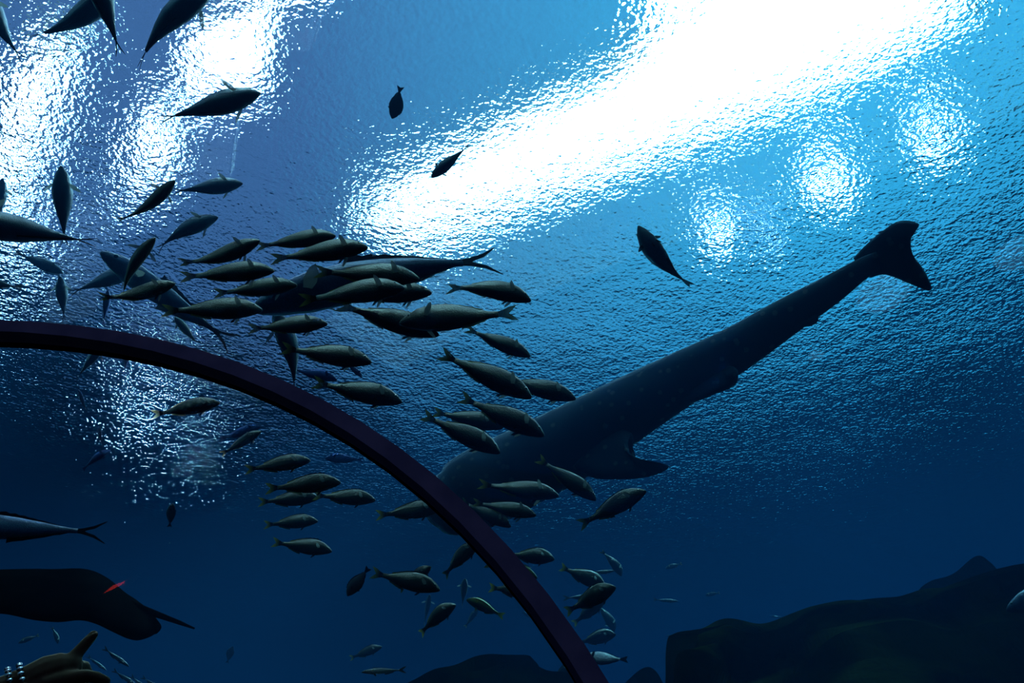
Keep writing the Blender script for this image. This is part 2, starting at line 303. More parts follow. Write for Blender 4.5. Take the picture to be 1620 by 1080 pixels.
def make_fish(kind, name, O, tail, mb, mt, mf, mp, k, pect=.15, dors=(.25, .85, .05, .03), anal=(.62, .86, .05, .03), spread=1.15, pelv=True, eye=.016, mouth=True):
    root = empty(name, (0, 0, 0)); bf = bend_fn(k); xr = -.335; L = .5 - xr
    nr, ns = 26, 16; V = []; F = []
    for i in range(nr + 1):
        s = (i / nr) ** 1.25 if i else 0; x = .5 - L * s; tp, bt, w = (interp(O, s, j) for j in (1, 2, 3))
        cz, hh = (tp + bt) / 2, (tp - bt) / 2
        for j in range(ns):
            a = 2 * math.pi * j / ns; c_, s_ = math.cos(a), math.sin(a)
            V.append(bf(x, w * math.copysign(abs(c_) ** .9, c_), cz + hh * math.copysign(abs(s_) ** 1.0, s_)))
    for i in range(nr):
        for j in range(ns): F.append((i * ns + j, i * ns + (j + 1) % ns, (i + 1) * ns + (j + 1) % ns, (i + 1) * ns + j))
    F += [tuple(range(ns))[::-1], tuple(range(nr * ns, nr * ns + ns))]
    fixn(mesh_obj('body', V, F, mb, root, True))
    S_ = lambda x: (.5 - x) / L
    top = lambda x: interp(O, S_(x), 1) - .008; bot = lambda x: interp(O, S_(x), 2) + .008
    sheet('tail_fin', tail, mt, root, bf)
    X = lambda s: .5 - L * s
    a, b, h0, h1 = dors; P = ser(9, X(a), X(b), top, h0, h1) + [(X(b) + (X(a) - X(b)) * i / 8, top(X(b) + (X(a) - X(b)) * i / 8)) for i in range(9)]
    sheet('dorsal_fin', P, mf, root, bf)
    a, b, h0, h1 = anal; P = ser(5, X(a), X(b), bot, h0, h1, -1) + [(X(b) + (X(a) - X(b)) * i / 5, bot(X(b) + (X(a) - X(b)) * i / 5)) for i in range(6)]
    sheet('anal_fin', P, mf, root, bf)
    for sd in (-1, 1):
        w = interp(O, .27, 3); o_ = Vector((X(.27), sd * w * .93, -.015))
        ux = Vector((-math.cos(spread), sd * math.sin(spread), .05)).normalized(); uy = Vector((1, 0, .5)).normalized(); uy = (uy - ux * uy.dot(ux)).normalized()
        P = [(-.01, .014), (pect * .35, .028), (pect * .8, .02), (pect, .004), (pect * .75, -.016), (pect * .35, -.024), (-.01, -.014)]
        sheet('pectoral_fin', P, mp, root, bf, .003, 'b', base=(o_, ux, uy, ux.cross(uy)))
        if pelv:
            o_ = Vector((X(.33), sd * w * .35, interp(O, .33, 2) + .012)); ux = Vector((-.75, sd * .25, -.6)).normalized(); uy = Vector((.6, 0, -.75)); uy = (uy - ux * uy.dot(ux)).normalized()
            sheet('pelvic_fin', [(-.01, .012), (.05, .018), (.078, .004), (.04, -.012), (-.01, -.01)], mf, root, bf, .003, 'b', base=(o_, ux, uy, ux.cross(uy)))
        # eye: a small dome set in the head
        sE = .105; c0 = Vector(bf(X(sE), sd * interp(O, sE, 3) * .80, interp(O, sE, 1) * .38)); V = []; F = []
        for i in range(5):
            for j in range(8):
                th = math.pi * .5 * i / 4; V.append(c0 + Vector((eye * math.sin(th) * math.cos(j * math.pi / 4), sd * eye * .9 * math.cos(th), eye * math.sin(th) * math.sin(j * math.pi / 4))))
        for i in range(4):
            for j in range(8): F.append((i * 8 + j, i * 8 + (j + 1) % 8, (i + 1) * 8 + (j + 1) % 8, (i + 1) * 8 + j))
        fixn(mesh_obj('eye', V, F, EYE_M, root, True))
    K[(kind, k)] = root
    return root
for k in (-.5, 0, .5):
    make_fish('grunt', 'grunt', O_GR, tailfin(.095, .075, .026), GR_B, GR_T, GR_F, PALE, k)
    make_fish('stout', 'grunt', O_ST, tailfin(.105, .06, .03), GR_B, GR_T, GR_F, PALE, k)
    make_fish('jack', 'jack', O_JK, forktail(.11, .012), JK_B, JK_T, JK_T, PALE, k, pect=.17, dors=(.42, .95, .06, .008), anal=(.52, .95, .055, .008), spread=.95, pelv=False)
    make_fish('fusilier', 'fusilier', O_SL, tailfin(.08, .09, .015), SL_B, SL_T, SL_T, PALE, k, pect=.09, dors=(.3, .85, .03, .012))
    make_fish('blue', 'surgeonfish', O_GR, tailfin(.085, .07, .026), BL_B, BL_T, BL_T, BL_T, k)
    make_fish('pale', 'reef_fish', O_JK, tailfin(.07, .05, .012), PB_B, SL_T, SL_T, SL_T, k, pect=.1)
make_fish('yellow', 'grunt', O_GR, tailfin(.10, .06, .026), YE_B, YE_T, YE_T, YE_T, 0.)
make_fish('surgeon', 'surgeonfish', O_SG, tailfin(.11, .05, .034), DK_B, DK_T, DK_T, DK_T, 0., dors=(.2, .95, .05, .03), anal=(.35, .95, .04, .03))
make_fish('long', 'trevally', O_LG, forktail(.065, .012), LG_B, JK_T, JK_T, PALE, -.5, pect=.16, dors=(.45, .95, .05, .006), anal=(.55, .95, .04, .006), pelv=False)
make_fish('long', 'trevally', O_LG, forktail(.08, .012), LG_B, JK_T, JK_T, PALE, 0., pect=.16, dors=(.45, .95, .05, .006), anal=(.55, .95, .04, .006), pelv=False)
REAL = dict(grunt=.42, stout=.40, jack=.62, fusilier=.3, blue=.4, pale=.55, yellow=.36, surgeon=.34, long=1.15)
def vault_exit(x, y):
    d = ray(x, y).normalized(); a = d.x ** 2 + d.z ** 2; px, pz = EYE.x - TX, EYE.z - TZ
    b = 2 * (px * d.x + pz * d.z); c = px * px + pz * pz - (TR + .12) ** 2; return (-b + math.sqrt(b * b - 4 * a * c)) / (2 * a)
used = set()
def put_fish(kind, h, t, label, cat='fish', k=0., out=0, roll=0, f=1., group=None, name=None):
    """h, t: where the photograph shows snout and tail tips; f: how far beyond its natural distance it swims"""
    L = math.hypot(h[0] - t[0], h[1] - t[1]); mx_, my_ = (h[0] + t[0]) / 2, (h[1] + t[1]) / 2
    ln = L / 1271.5 / math.cos(R(out))
    d = min(max(REAL[kind] / ln * f, max(vault_exit(*h), vault_exit(*t)) + .16 + .25 * REAL[kind]), 12.5, 6.2 / max(ray(*h).normalized().z, ray(*t).normalized().z))
    dl = .5 * d * ln * math.sin(R(out))
    A, B = at(*h, d - dl), at(*t, d + dl); mid = (A + B) / 2; fw = (A - B).normalized()
    up = Vector((0, 0, 1)); up = (up - fw * up.dot(fw)).normalized(); up = Matrix.Rotation(R(roll), 3, fw) @ up; sd = up.cross(fw)
    src = K[(kind, k)]; first = src.name not in used; used.add(src.name)
    o = src if first else src.copy()
    if not first:
        C.objects.link(o)
        for ch in KIDS[src.name]:
            c = ch.copy(); C.objects.link(c); c.parent = o
    M = Matrix((fw, sd, up)).transposed().to_4x4(); M.translation = mid; s = (A - B).length
    o.matrix_world = M @ Matrix.Scale(s, 4); tag(o, label, cat, group); return o
KIDS = {r.name: [c for c in bpy.data.objects if c.parent == r] for r in K.values()}
# ---------------------------------------------------------------- the fish, one by one
# kind, snout, tail tip, label, then what differs
FISH = [
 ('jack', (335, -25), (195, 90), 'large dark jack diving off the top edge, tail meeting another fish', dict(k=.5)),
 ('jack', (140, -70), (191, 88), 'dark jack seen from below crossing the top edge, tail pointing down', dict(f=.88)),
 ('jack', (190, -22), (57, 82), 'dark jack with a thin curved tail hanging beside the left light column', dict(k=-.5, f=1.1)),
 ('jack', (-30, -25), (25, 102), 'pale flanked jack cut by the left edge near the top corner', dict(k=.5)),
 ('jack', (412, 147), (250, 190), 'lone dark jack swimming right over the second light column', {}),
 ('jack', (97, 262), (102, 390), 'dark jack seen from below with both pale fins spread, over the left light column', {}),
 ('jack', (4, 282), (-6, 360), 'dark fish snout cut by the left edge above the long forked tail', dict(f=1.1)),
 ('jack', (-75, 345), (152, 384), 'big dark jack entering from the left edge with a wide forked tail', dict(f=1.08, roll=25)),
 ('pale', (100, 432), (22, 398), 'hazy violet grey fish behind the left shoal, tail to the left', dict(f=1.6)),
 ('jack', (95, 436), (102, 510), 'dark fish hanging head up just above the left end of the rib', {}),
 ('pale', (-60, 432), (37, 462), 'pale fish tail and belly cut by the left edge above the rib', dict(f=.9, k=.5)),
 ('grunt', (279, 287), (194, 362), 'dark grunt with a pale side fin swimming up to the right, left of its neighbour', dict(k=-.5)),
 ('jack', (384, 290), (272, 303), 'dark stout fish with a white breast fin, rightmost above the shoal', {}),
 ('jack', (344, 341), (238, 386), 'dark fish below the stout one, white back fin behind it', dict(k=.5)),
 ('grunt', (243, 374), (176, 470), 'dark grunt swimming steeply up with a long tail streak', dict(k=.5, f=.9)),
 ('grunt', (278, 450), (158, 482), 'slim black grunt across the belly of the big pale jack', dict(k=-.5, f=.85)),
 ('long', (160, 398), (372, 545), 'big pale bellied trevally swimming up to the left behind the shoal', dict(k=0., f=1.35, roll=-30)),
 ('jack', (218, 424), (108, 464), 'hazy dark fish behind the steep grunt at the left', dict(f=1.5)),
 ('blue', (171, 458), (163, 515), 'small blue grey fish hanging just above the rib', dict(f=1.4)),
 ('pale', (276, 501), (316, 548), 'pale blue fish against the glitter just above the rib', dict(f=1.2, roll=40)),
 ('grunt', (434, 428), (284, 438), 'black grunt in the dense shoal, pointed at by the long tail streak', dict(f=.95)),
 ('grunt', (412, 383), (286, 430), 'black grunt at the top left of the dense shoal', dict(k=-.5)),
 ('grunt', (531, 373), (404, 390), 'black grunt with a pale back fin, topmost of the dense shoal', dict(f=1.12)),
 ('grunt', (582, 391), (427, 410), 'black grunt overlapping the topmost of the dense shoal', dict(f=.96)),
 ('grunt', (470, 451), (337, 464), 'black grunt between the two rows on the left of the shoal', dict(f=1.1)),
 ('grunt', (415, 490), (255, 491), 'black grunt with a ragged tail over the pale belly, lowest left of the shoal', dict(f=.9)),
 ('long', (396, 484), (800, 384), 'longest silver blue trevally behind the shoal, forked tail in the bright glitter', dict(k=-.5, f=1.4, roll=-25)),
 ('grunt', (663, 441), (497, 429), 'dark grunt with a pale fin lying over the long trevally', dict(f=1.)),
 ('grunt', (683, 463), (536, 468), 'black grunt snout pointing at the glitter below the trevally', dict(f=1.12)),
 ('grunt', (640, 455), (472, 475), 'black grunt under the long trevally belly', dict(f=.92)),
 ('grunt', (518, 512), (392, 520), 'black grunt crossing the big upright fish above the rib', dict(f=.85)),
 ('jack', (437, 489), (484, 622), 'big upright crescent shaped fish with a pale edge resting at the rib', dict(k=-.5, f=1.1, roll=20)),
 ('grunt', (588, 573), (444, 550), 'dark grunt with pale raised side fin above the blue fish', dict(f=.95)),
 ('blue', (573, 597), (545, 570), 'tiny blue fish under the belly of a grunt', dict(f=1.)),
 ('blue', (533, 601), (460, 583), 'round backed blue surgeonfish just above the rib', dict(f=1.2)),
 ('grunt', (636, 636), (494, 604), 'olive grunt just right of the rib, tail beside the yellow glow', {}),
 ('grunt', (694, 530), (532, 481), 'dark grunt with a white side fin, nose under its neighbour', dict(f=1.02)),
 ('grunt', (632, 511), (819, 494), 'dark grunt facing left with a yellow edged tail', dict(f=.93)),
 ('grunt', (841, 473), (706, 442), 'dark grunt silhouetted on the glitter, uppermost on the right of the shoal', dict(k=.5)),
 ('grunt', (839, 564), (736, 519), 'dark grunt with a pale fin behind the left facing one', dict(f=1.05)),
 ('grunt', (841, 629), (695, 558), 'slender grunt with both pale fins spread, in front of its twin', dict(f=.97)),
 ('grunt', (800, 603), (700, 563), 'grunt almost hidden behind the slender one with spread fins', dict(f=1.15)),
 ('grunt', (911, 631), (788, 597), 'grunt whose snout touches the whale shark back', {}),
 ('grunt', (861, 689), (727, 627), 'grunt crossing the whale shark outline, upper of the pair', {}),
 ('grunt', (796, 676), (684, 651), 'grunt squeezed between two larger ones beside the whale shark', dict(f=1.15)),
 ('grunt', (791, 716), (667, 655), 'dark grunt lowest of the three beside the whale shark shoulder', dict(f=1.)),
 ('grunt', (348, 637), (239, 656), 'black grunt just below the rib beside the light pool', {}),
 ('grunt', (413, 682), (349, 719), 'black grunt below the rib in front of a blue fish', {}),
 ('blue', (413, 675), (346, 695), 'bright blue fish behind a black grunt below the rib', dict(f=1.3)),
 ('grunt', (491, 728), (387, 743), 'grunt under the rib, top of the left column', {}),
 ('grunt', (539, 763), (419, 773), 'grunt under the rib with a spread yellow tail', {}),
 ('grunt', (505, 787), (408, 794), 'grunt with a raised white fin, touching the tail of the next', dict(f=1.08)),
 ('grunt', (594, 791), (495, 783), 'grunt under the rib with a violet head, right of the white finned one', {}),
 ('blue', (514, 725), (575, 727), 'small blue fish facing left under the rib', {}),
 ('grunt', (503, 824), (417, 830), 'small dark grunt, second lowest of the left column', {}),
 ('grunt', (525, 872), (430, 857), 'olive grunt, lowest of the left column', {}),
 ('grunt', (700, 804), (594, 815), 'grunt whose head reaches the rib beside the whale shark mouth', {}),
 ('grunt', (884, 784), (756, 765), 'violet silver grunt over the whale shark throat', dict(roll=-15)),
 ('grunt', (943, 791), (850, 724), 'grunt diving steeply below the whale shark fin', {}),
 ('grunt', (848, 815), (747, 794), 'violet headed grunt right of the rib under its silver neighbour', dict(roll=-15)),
 ('grunt', (808, 833), (728, 792), 'grunt half hidden by the rib, only its back showing', dict(f=1.1)),
 ('grunt', (1022, 776), (915, 831), 'olive grunt swimming up to the right, rightmost of the shoal', {}),
 ('stout', (757, 858), (697, 908), 'pale grunt swimming up beside the rib, left side', dict(k=.5)),
 ('grunt', (752, 864), (838, 905), 'violet headed grunt slipping behind the rib from the left', dict(f=1.25)),
 ('stout', (877, 884), (800, 876), 'deep bodied grunt emerging right of the rib', {}),
 ('yellow', (850, 914), (767, 890), 'yellow tailed grunt hidden by the rib except for its tail', dict(f=1.1)),
 ('stout', (852, 938), (773, 929), 'grunt going behind the rib with its tail to the left', {}),
 ('grunt', (696, 933), (587, 905), 'long grunt with a bright yellow tail crossed by another', dict(f=1.1)),
 ('stout', (682, 896), (631, 934), 'grunt crossing in front of the yellow tailed one', dict(f=.8)),
 ('surgeon', (549, 942), (584, 897), 'black oval surgeonfish under the shoal', dict(roll=-20, f=.8)),
 ('stout', (736, 915), (731, 960), 'grunt seen head on with both side fins out', dict(out=25)),
 ('grunt', (680, 940), (671, 989), 'thin grunt seen from the front above the broad one', dict(out=20, f=1.2)),
 ('stout', (720, 955), (660, 1000), 'broad grunt swimming up near the bottom, left of the yellow one', dict(k=.5)),
 ('yellow', (738, 948), (798, 975), 'bright yellow striped grunt facing left', {}),
 ('grunt', (757, 962), (735, 992), 'small grunt under the bright yellow one', dict(f=.85)),
 ('grunt', (604, 1023), (553, 1041), 'small pale grunt above the blue lined fusilier', {}),
 ('fusilier', (572, 1063), (643, 1059), 'fusilier with a blue and white back near the bottom edge', {}),
 ('stout', (984, 910), (954, 867), 'curved olive fish diving right of the shoal cluster', dict(k=.5)),
 ('fusilier', (972, 903), (926, 907), 'pale slim fish behind the cluster right of the rib', {}),
 ('stout', (958, 928), (886, 896), 'pale backed grunt at the top of the cluster right of the rib', dict(f=1.05)),
 ('stout', (974, 928), (894, 968), 'broad olive grunt in front of the cluster right of the rib', dict(f=.85)),
 ('fusilier', (950, 941), (890, 946), 'pale blue fish behind the broad olive grunt', dict(f=1.25)),
 ('stout', (957, 948), (906, 987), 'grunt under the broad one in the cluster right of the rib', dict(f=1.)),
 ('stout', (973, 998), (946, 950), 'dark grunt diving at the right of the cluster', dict(k=.5, f=1.15)),
 ('stout', (974, 1003), (912, 1017), 'round headed grunt lowest of the cluster, tail behind the rib', {}),
 ('surgeon', (920, 1040), (994, 1043), 'black fish facing left at the foot of the rib', dict(roll=30)),
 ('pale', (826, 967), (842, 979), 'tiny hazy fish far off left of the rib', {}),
 ('grunt', (1053, 899), (1079, 891), 'tiny fish far off, upper of two right of the shoal', {}),
 ('grunt', (1116, 942), (1139, 937), 'tiny dark fish far off above the rock', {}),
 ('fusilier', (1073, 951), (1033, 948), 'small silver fish far off left of the rock', {}),
 ('fusilier', (1219, 974), (1243, 977), 'tiny pale fish resting on the rock skyline', {}),
 ('grunt', (1054, 1005), (1066, 1006), 'tiniest fish beside the left end of the rock', {}),
 ('jack', (1592, 965), (1740, 915), 'silver fish head entering at the right edge above the rock', dict(f=1.)),
 ('long', (-130, 826), (168, 842), 'sleek blue backed trevally leaving its curved tail at the left', dict(k=0., f=1.)),
 ('blue', (124, 616), (138, 653), 'faint blue fish below the left of the rib', dict(roll=60)),
 ('blue', (156, 674), (162, 709), 'small dark blue fish hanging under the light pool', dict(roll=60)),
 ('blue', (174, 711), (126, 741), 'slim blue fish swimming up to the right at the left', dict(k=.5)),
 ('surgeon', (273, 796), (268, 834), 'small black oval fish alone below the rib at the left', dict(roll=75, f=.62)),
 ('jack', (162, 545), (120, 600), 'dark fish diving from behind the left of the rib', {}),
 ('blue', (204, 545), (196, 594), 'blue fish hanging from behind the rib beside the light pool', {}),
 ('grunt', (29, 1017), (62, 1004), 'small reddish fish below the ray at the left', {}),
 ('grunt', (92, 1018), (84, 990), 'small bent fish below the ray, right of the reddish one', dict(k=.5)),
 ('fusilier', (204, 1054), (163, 1024), 'silver fusilier, uppermost beside the pointing hand', dict(group=None)),
 ('fusilier', (168, 1060), (138, 1037), 'silver fusilier nearest the pointing finger', {}),
 ('fusilier', (216, 1084), (178, 1059), 'silver fusilier at the bottom edge, left of two', {}),
 ('fusilier', (240, 1096), (206, 1068), 'silver fusilier at the bottom edge, between two others', dict(f=1.1)),
 ('fusilier', (258, 1092), (224, 1070), 'silver fusilier at the bottom edge, rightmost beside the hand', {}),
 ('surgeon', (368, 1022), (359, 1049), 'small dark oval fish near the bottom, right of the ray', dict(roll=75)),
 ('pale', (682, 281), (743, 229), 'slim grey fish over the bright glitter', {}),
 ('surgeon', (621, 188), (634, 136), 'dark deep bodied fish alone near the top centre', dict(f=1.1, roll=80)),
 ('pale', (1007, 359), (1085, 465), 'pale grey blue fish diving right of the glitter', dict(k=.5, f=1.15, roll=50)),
 ('surgeon', (768, 797), (776, 744), 'dark fish behind the violet silver grunt', dict(f=1.05, roll=70)),
 ('grunt', (909, 1047), (866, 1092), 'pale grunt rising at the bottom edge left of the rib', {}),
]
for kd, h, t, lb, kw in FISH:
    put_fish(kd, h, t, lb, **kw)
for r in K.values():
    if r.name not in used:
        for c in KIDS[r.name]: bpy.data.objects.remove(c)
        bpy.data.objects.remove(r)

# ---------------------------------------------------------------- whale shark
def smooth_path(P, n):                                 # Catmull-Rom through the stations
    out = []
    for i in range(len(P) - 1):
        p0, p1, p2, p3 = P[max(i - 1, 0)], P[i], P[i + 1], P[min(i + 2, len(P) - 1)]
        for j in range(n):
            t = j / n; out.append([.5 * (2 * b + (c - a) * t + (2 * a - 5 * b + 4 * c - d) * t * t + (3 * b - a - 3 * c + d) * t ** 3) for a, b, c, d in zip(p0, p1, p2, p3)])
    out.append(list(P[-1])); return out
m_ws, n, out = mat('spotted blue grey shark skin')
b = N(n, 'BsdfPrincipled'); n.links.new(b.outputs[0], out.inputs[0]); b.inputs['Roughness'].default_value = .7; b.inputs['Specular IOR Level'].default_value = .04
tc = N(n, 'TexCoord'); v = N(n, 'TexVoronoi'); v.inputs['Scale'].default_value = 9; n.links.new(tc.outputs['Object'], v.inputs['Vector'])
r = N(n, 'ValToRGB'); r.color_ramp.elements[0].position = .16; r.color_ramp.elements[1].position = .24
r.color_ramp.elements[0].color = (.18, .24, .32, 1); r.color_ramp.elements[1].color = (.08, .12, .18, 1)
n.links.new(v.outputs['Distance'], r.inputs[0]); n.links.new(r.outputs[0], b.inputs['Base Color'])
WSH = [  # px, py, distance, half height in px, half thickness factor
 (664, 806, 7.30, 5, .9), (672, 802, 7.30, 24, 1.0), (690, 797, 7.3, 40, 1.1), (718, 792, 7.3, 54, 1.1), (760, 772, 7.3, 62, 1.05), (830, 737, 7.3, 61, 1.0), (897, 703, 7.25, 59, .95),
 (966, 663, 7.2, 53, .95), (1063, 607, 7.15, 43, .9), (1156, 557, 7.1, 35.5, .85), (1246, 500, 7.05, 28, .8), (1313, 459, 7.0, 21.5, .75), (1362, 426, 6.95, 15.5, .7), (1392, 410, 6.95, 13, .6)]
P = smooth_path(WSH, 5); ctr = [at(p[0], p[1], p[2]) for p in P]; V = []; F = []; ns = 28
for i, p in enumerate(P):
    ax = (ctr[min(i + 1, len(P) - 1)] - ctr[max(i - 1, 0)]).normalized(); vw = ray(p[0], p[1]).normalized(); vw = (vw - ax * vw.dot(ax)).normalized(); sd = ax.cross(vw)
    h = p[3] * p[2] / 1271.5
    for j in range(ns):
        a = 2 * math.pi * j / ns; V.append(ctr[i] + sd * h * math.cos(a) + vw * h * p[4] * math.sin(a))
for i in range(len(P) - 1):
    for j in range(ns): F.append((i * ns + j, i * ns + (j + 1) % ns, (i + 1) * ns + (j + 1) % ns, (i + 1) * ns + j))
F += [tuple(range(ns))[::-1], tuple(range((len(P) - 1) * ns, len(P) * ns))]
org = ctr[len(P) // 2]; shark = empty('whale_shark', org, 'huge whale shark swimming down to the left under the lit surface', 'whale shark')
def local(V, o): return [Vector(v) - o for v in V]
fixn(mesh_obj('body', local(V, org), F, m_ws, shark, True))
def px_fin(name, pts, m, parent, org, th):
    """a fin with real thickness from outline points (px, py, distance)"""
    Q = [at(*p) for p in smooth_path([p for p in pts] + [pts[0]], 3)[:-1]]; k = len(Q); c = sum(Q, Vector()) / k
    nrm = Vector()
    for i in range(k): nrm += (Q[i] - c).cross(Q[(i + 1) % k] - c)
    nrm.normalize(); V = []
    for s_, o_ in ((1, 0), (.9, .8), (.6, 1), (1, 0), (.9, -.8), (.6, -1)): V += [c + (q - c) * s_ + nrm * th * o_ for q in Q]
    bm = bmesh.new(); vs = [bm.verts.new(v - org) for v in V]
    for a in (0, 1):
        for i in range(k):
            i2 = (i + 1) % k; bm.faces.new((vs[a * k + i], vs[a * k + i2], vs[(a + 1) * k + i2], vs[(a + 1) * k + i]))
            B = 3 * k; o0 = i if a == 0 else B + k + i; o1 = i2 if a == 0 else B + k + i2
            bm.faces.new((o1 < 0 or vs[o1], vs[o0], vs[B + (a + 1) * k + i], vs[B + (a + 1) * k + i2]))
    f1 = bm.faces.new(vs[2 * k:3 * k]); f2 = bm.faces.new(vs[5 * k:6 * k]); bmesh.ops.triangulate(bm, faces=[f1, f2])
    for v in [v for v in bm.verts if not v.link_faces]: bm.verts.remove(v)
    bmesh.ops.recalc_face_normals(bm, faces=bm.faces); me = bpy.data.meshes.new(name); bm.to_mesh(me); bm.free(); me.materials.append(m)
    me.polygons.foreach_set('use_smooth', [True] * len(me.polygons))
    o = bpy.data.objects.new(name, me); C.objects.link(o); o.parent = parent; return o
px_fin('pectoral_fin', [(905, 740, 7.0), (938, 756, 6.9), (970, 758, 6.8), (1005, 757, 6.75), (1038, 751, 6.7), (1059, 738, 6.65), (1038, 732, 6.65), (1012, 726, 6.75), (996, 714, 6.8), (991, 700, 6.9), (1000, 686, 6.95), (960, 675, 7.05)], m_ws, shark, org, .05)
px_fin('pelvic_fin', [(1088, 596, 7.1), (1080, 632, 7.0), (1100, 634, 6.95), (1130, 623, 6.9), (1163, 608, 6.9), (1168, 592, 6.9), (1164, 582, 6.95), (1140, 572, 7.05)], m_ws, shark, org, .035)
px_fin('anal_fin', [(1235, 505, 7.05), (1250, 519, 7), (1270, 517, 6.95), (1290, 512, 6.95), (1295, 503, 6.95), (1291, 495, 7), (1270, 486, 7.05)], m_ws, shark, org, .025)
px_fin('tail_fin', [(1350, 408, 6.98), (1366, 391, 6.98), (1392, 368, 6.96), (1418, 351, 6.95), (1438, 349, 6.92), (1455, 355, 6.9), (1446, 361, 6.9), (1441, 384, 6.92), (1445, 404, 6.94), (1460, 424, 6.94), (1473, 450, 6.92), (1469, 460, 6.92), (1440, 449, 6.94), (1400, 434, 6.96), (1372, 438, 6.98)], m_ws, shark, org, .03)
px_fin('dorsal_fin', [(1010, 610, 7.45), (1080, 575, 7.4), (1100, 580, 7.75), (1060, 590, 7.85)], m_ws, shark, org, .03)
px_fin('pectoral_fin', [(900, 660, 7.5), (960, 640, 7.5), (990, 650, 7.9), (975, 662, 8.1)], m_ws, shark, org, .03)
# ---------------------------------------------------------------- stingray
m_ray = pbr('dark brown ray skin', (.030, .026, .026), .8, (.018, .016, .017), 3, spec=0)
RAY = [  # px, top y, bottom y, tilt depth
 (-140, 935, 950, .05), (-110, 920, 965, .2), (-50, 910, 970, .45), (0, 909, 962, .5), (50, 906, 974, .55), (90, 906, 978, .6), (125, 905, 975, .6), (150, 909, 981, .6), (175, 922, 993, .55), (200, 944, 1003, .45), (220, 957, 1006, .35), (240, 970, 1002, .2), (252, 985, 995, .05)]
P = smooth_path(RAY, 4); V = []; F = []; D = 6.3; ns = 20
for p in P:
    A_, B_ = at(p[0], p[1], D + p[3] * .5), at(p[0], p[2], D - p[3] * .5); c = (A_ + B_) / 2; u = (A_ - B_) / 2; w = u.cross(CR).normalized() * min(.10, u.length * .45)
    for j in range(ns):
        a = 2 * math.pi * j / ns; V.append(c + u * math.cos(a) + w * math.sin(a))
for i in range(len(P) - 1):
    for j in range(ns): F.append((i * ns + j, i * ns + (j + 1) % ns, (i + 1) * ns + (j + 1) % ns, (i + 1) * ns + j))
F += [tuple(range(ns))[::-1], tuple(range((len(P) - 1) * ns, len(P) * ns))]
org = at(80, 940, D); rayf = empty('stingray', org, 'big dark stingray gliding at the lower left with a thin whip tail', 'ray')
fixn(mesh_obj('body', local(V, org), F, m_ray, rayf, True))
def tube(pts, n_=10, caps=True):
    """tapered round tube through (point, radius) pairs"""
    V, F = [], []; prev = None
    for i, (p, r_) in enumerate(pts):
        ax = (pts[min(i + 1, len(pts) - 1)][0] - pts[max(i - 1, 0)][0]).normalized()
        u = ax.orthogonal() if prev is None else prev - ax * prev.dot(ax)
        u.normalize(); prev = u; w = ax.cross(u)
        V += [p + (u * math.cos(2 * math.pi * j / n_) + w * math.sin(2 * math.pi * j / n_)) * r_ for j in range(n_)]
    for i in range(len(pts) - 1):
        for j in range(n_): F.append((i * n_ + j, i * n_ + (j + 1) % n_, (i + 1) * n_ + (j + 1) % n_, (i + 1) * n_ + j))
    F += [tuple(range(n_))[::-1], tuple(range((len(pts) - 1) * n_, len(pts) * n_))]; return V, F
V, F = tube([(at(185, 950, D + .1), .05), (at(215, 960, D), .03), (at(255, 974, D), .02), (at(285, 985, D), .014), (at(308, 994, D), .006)])
fixn(mesh_obj('tail', local(V, org), F, m_ray, rayf, True))
px_fin('pelvic_fin', [(225, 985, D), (243, 1003, D - .05), (255, 994, D - .05), (252, 984, D), (238, 974, D)], m_ray, rayf, org, .02)
# ---------------------------------------------------------------- rocks on the tank bed
m_rock, n, out = mat('dark rock with algae')
b = N(n, 'BsdfPrincipled'); n.links.new(b.outputs[0], out.inputs[0]); b.inputs['Roughness'].default_value = .95; b.inputs['Specular IOR Level'].default_value = .0
tc = N(n, 'TexCoord'); t = N(n, 'TexNoise'); t.inputs['Scale'].default_value = 1.6; t.inputs['Detail'].default_value = 8; n.links.new(tc.outputs['Object'], t.inputs['Vector'])
r = N(n, 'ValToRGB'); r.color_ramp.elements[0].position = .40; r.color_ramp.elements[1].position = .62; r.color_ramp.elements[0].color = (.010, .010, .009, 1); r.color_ramp.elements[1].color = (.08, .10, .028, 1)
n.links.new(t.outputs['Fac'], r.inputs[0]); n.links.new(r.outputs[0], b.inputs['Base Color'])
bp = N(n, 'Bump'); bp.inputs['Strength'].default_value = .8; bp.inputs['Distance'].default_value = .15; n.links.new(t.outputs['Fac'], bp.inputs['Height']); n.links.new(bp.outputs[0], b.inputs['Normal'])
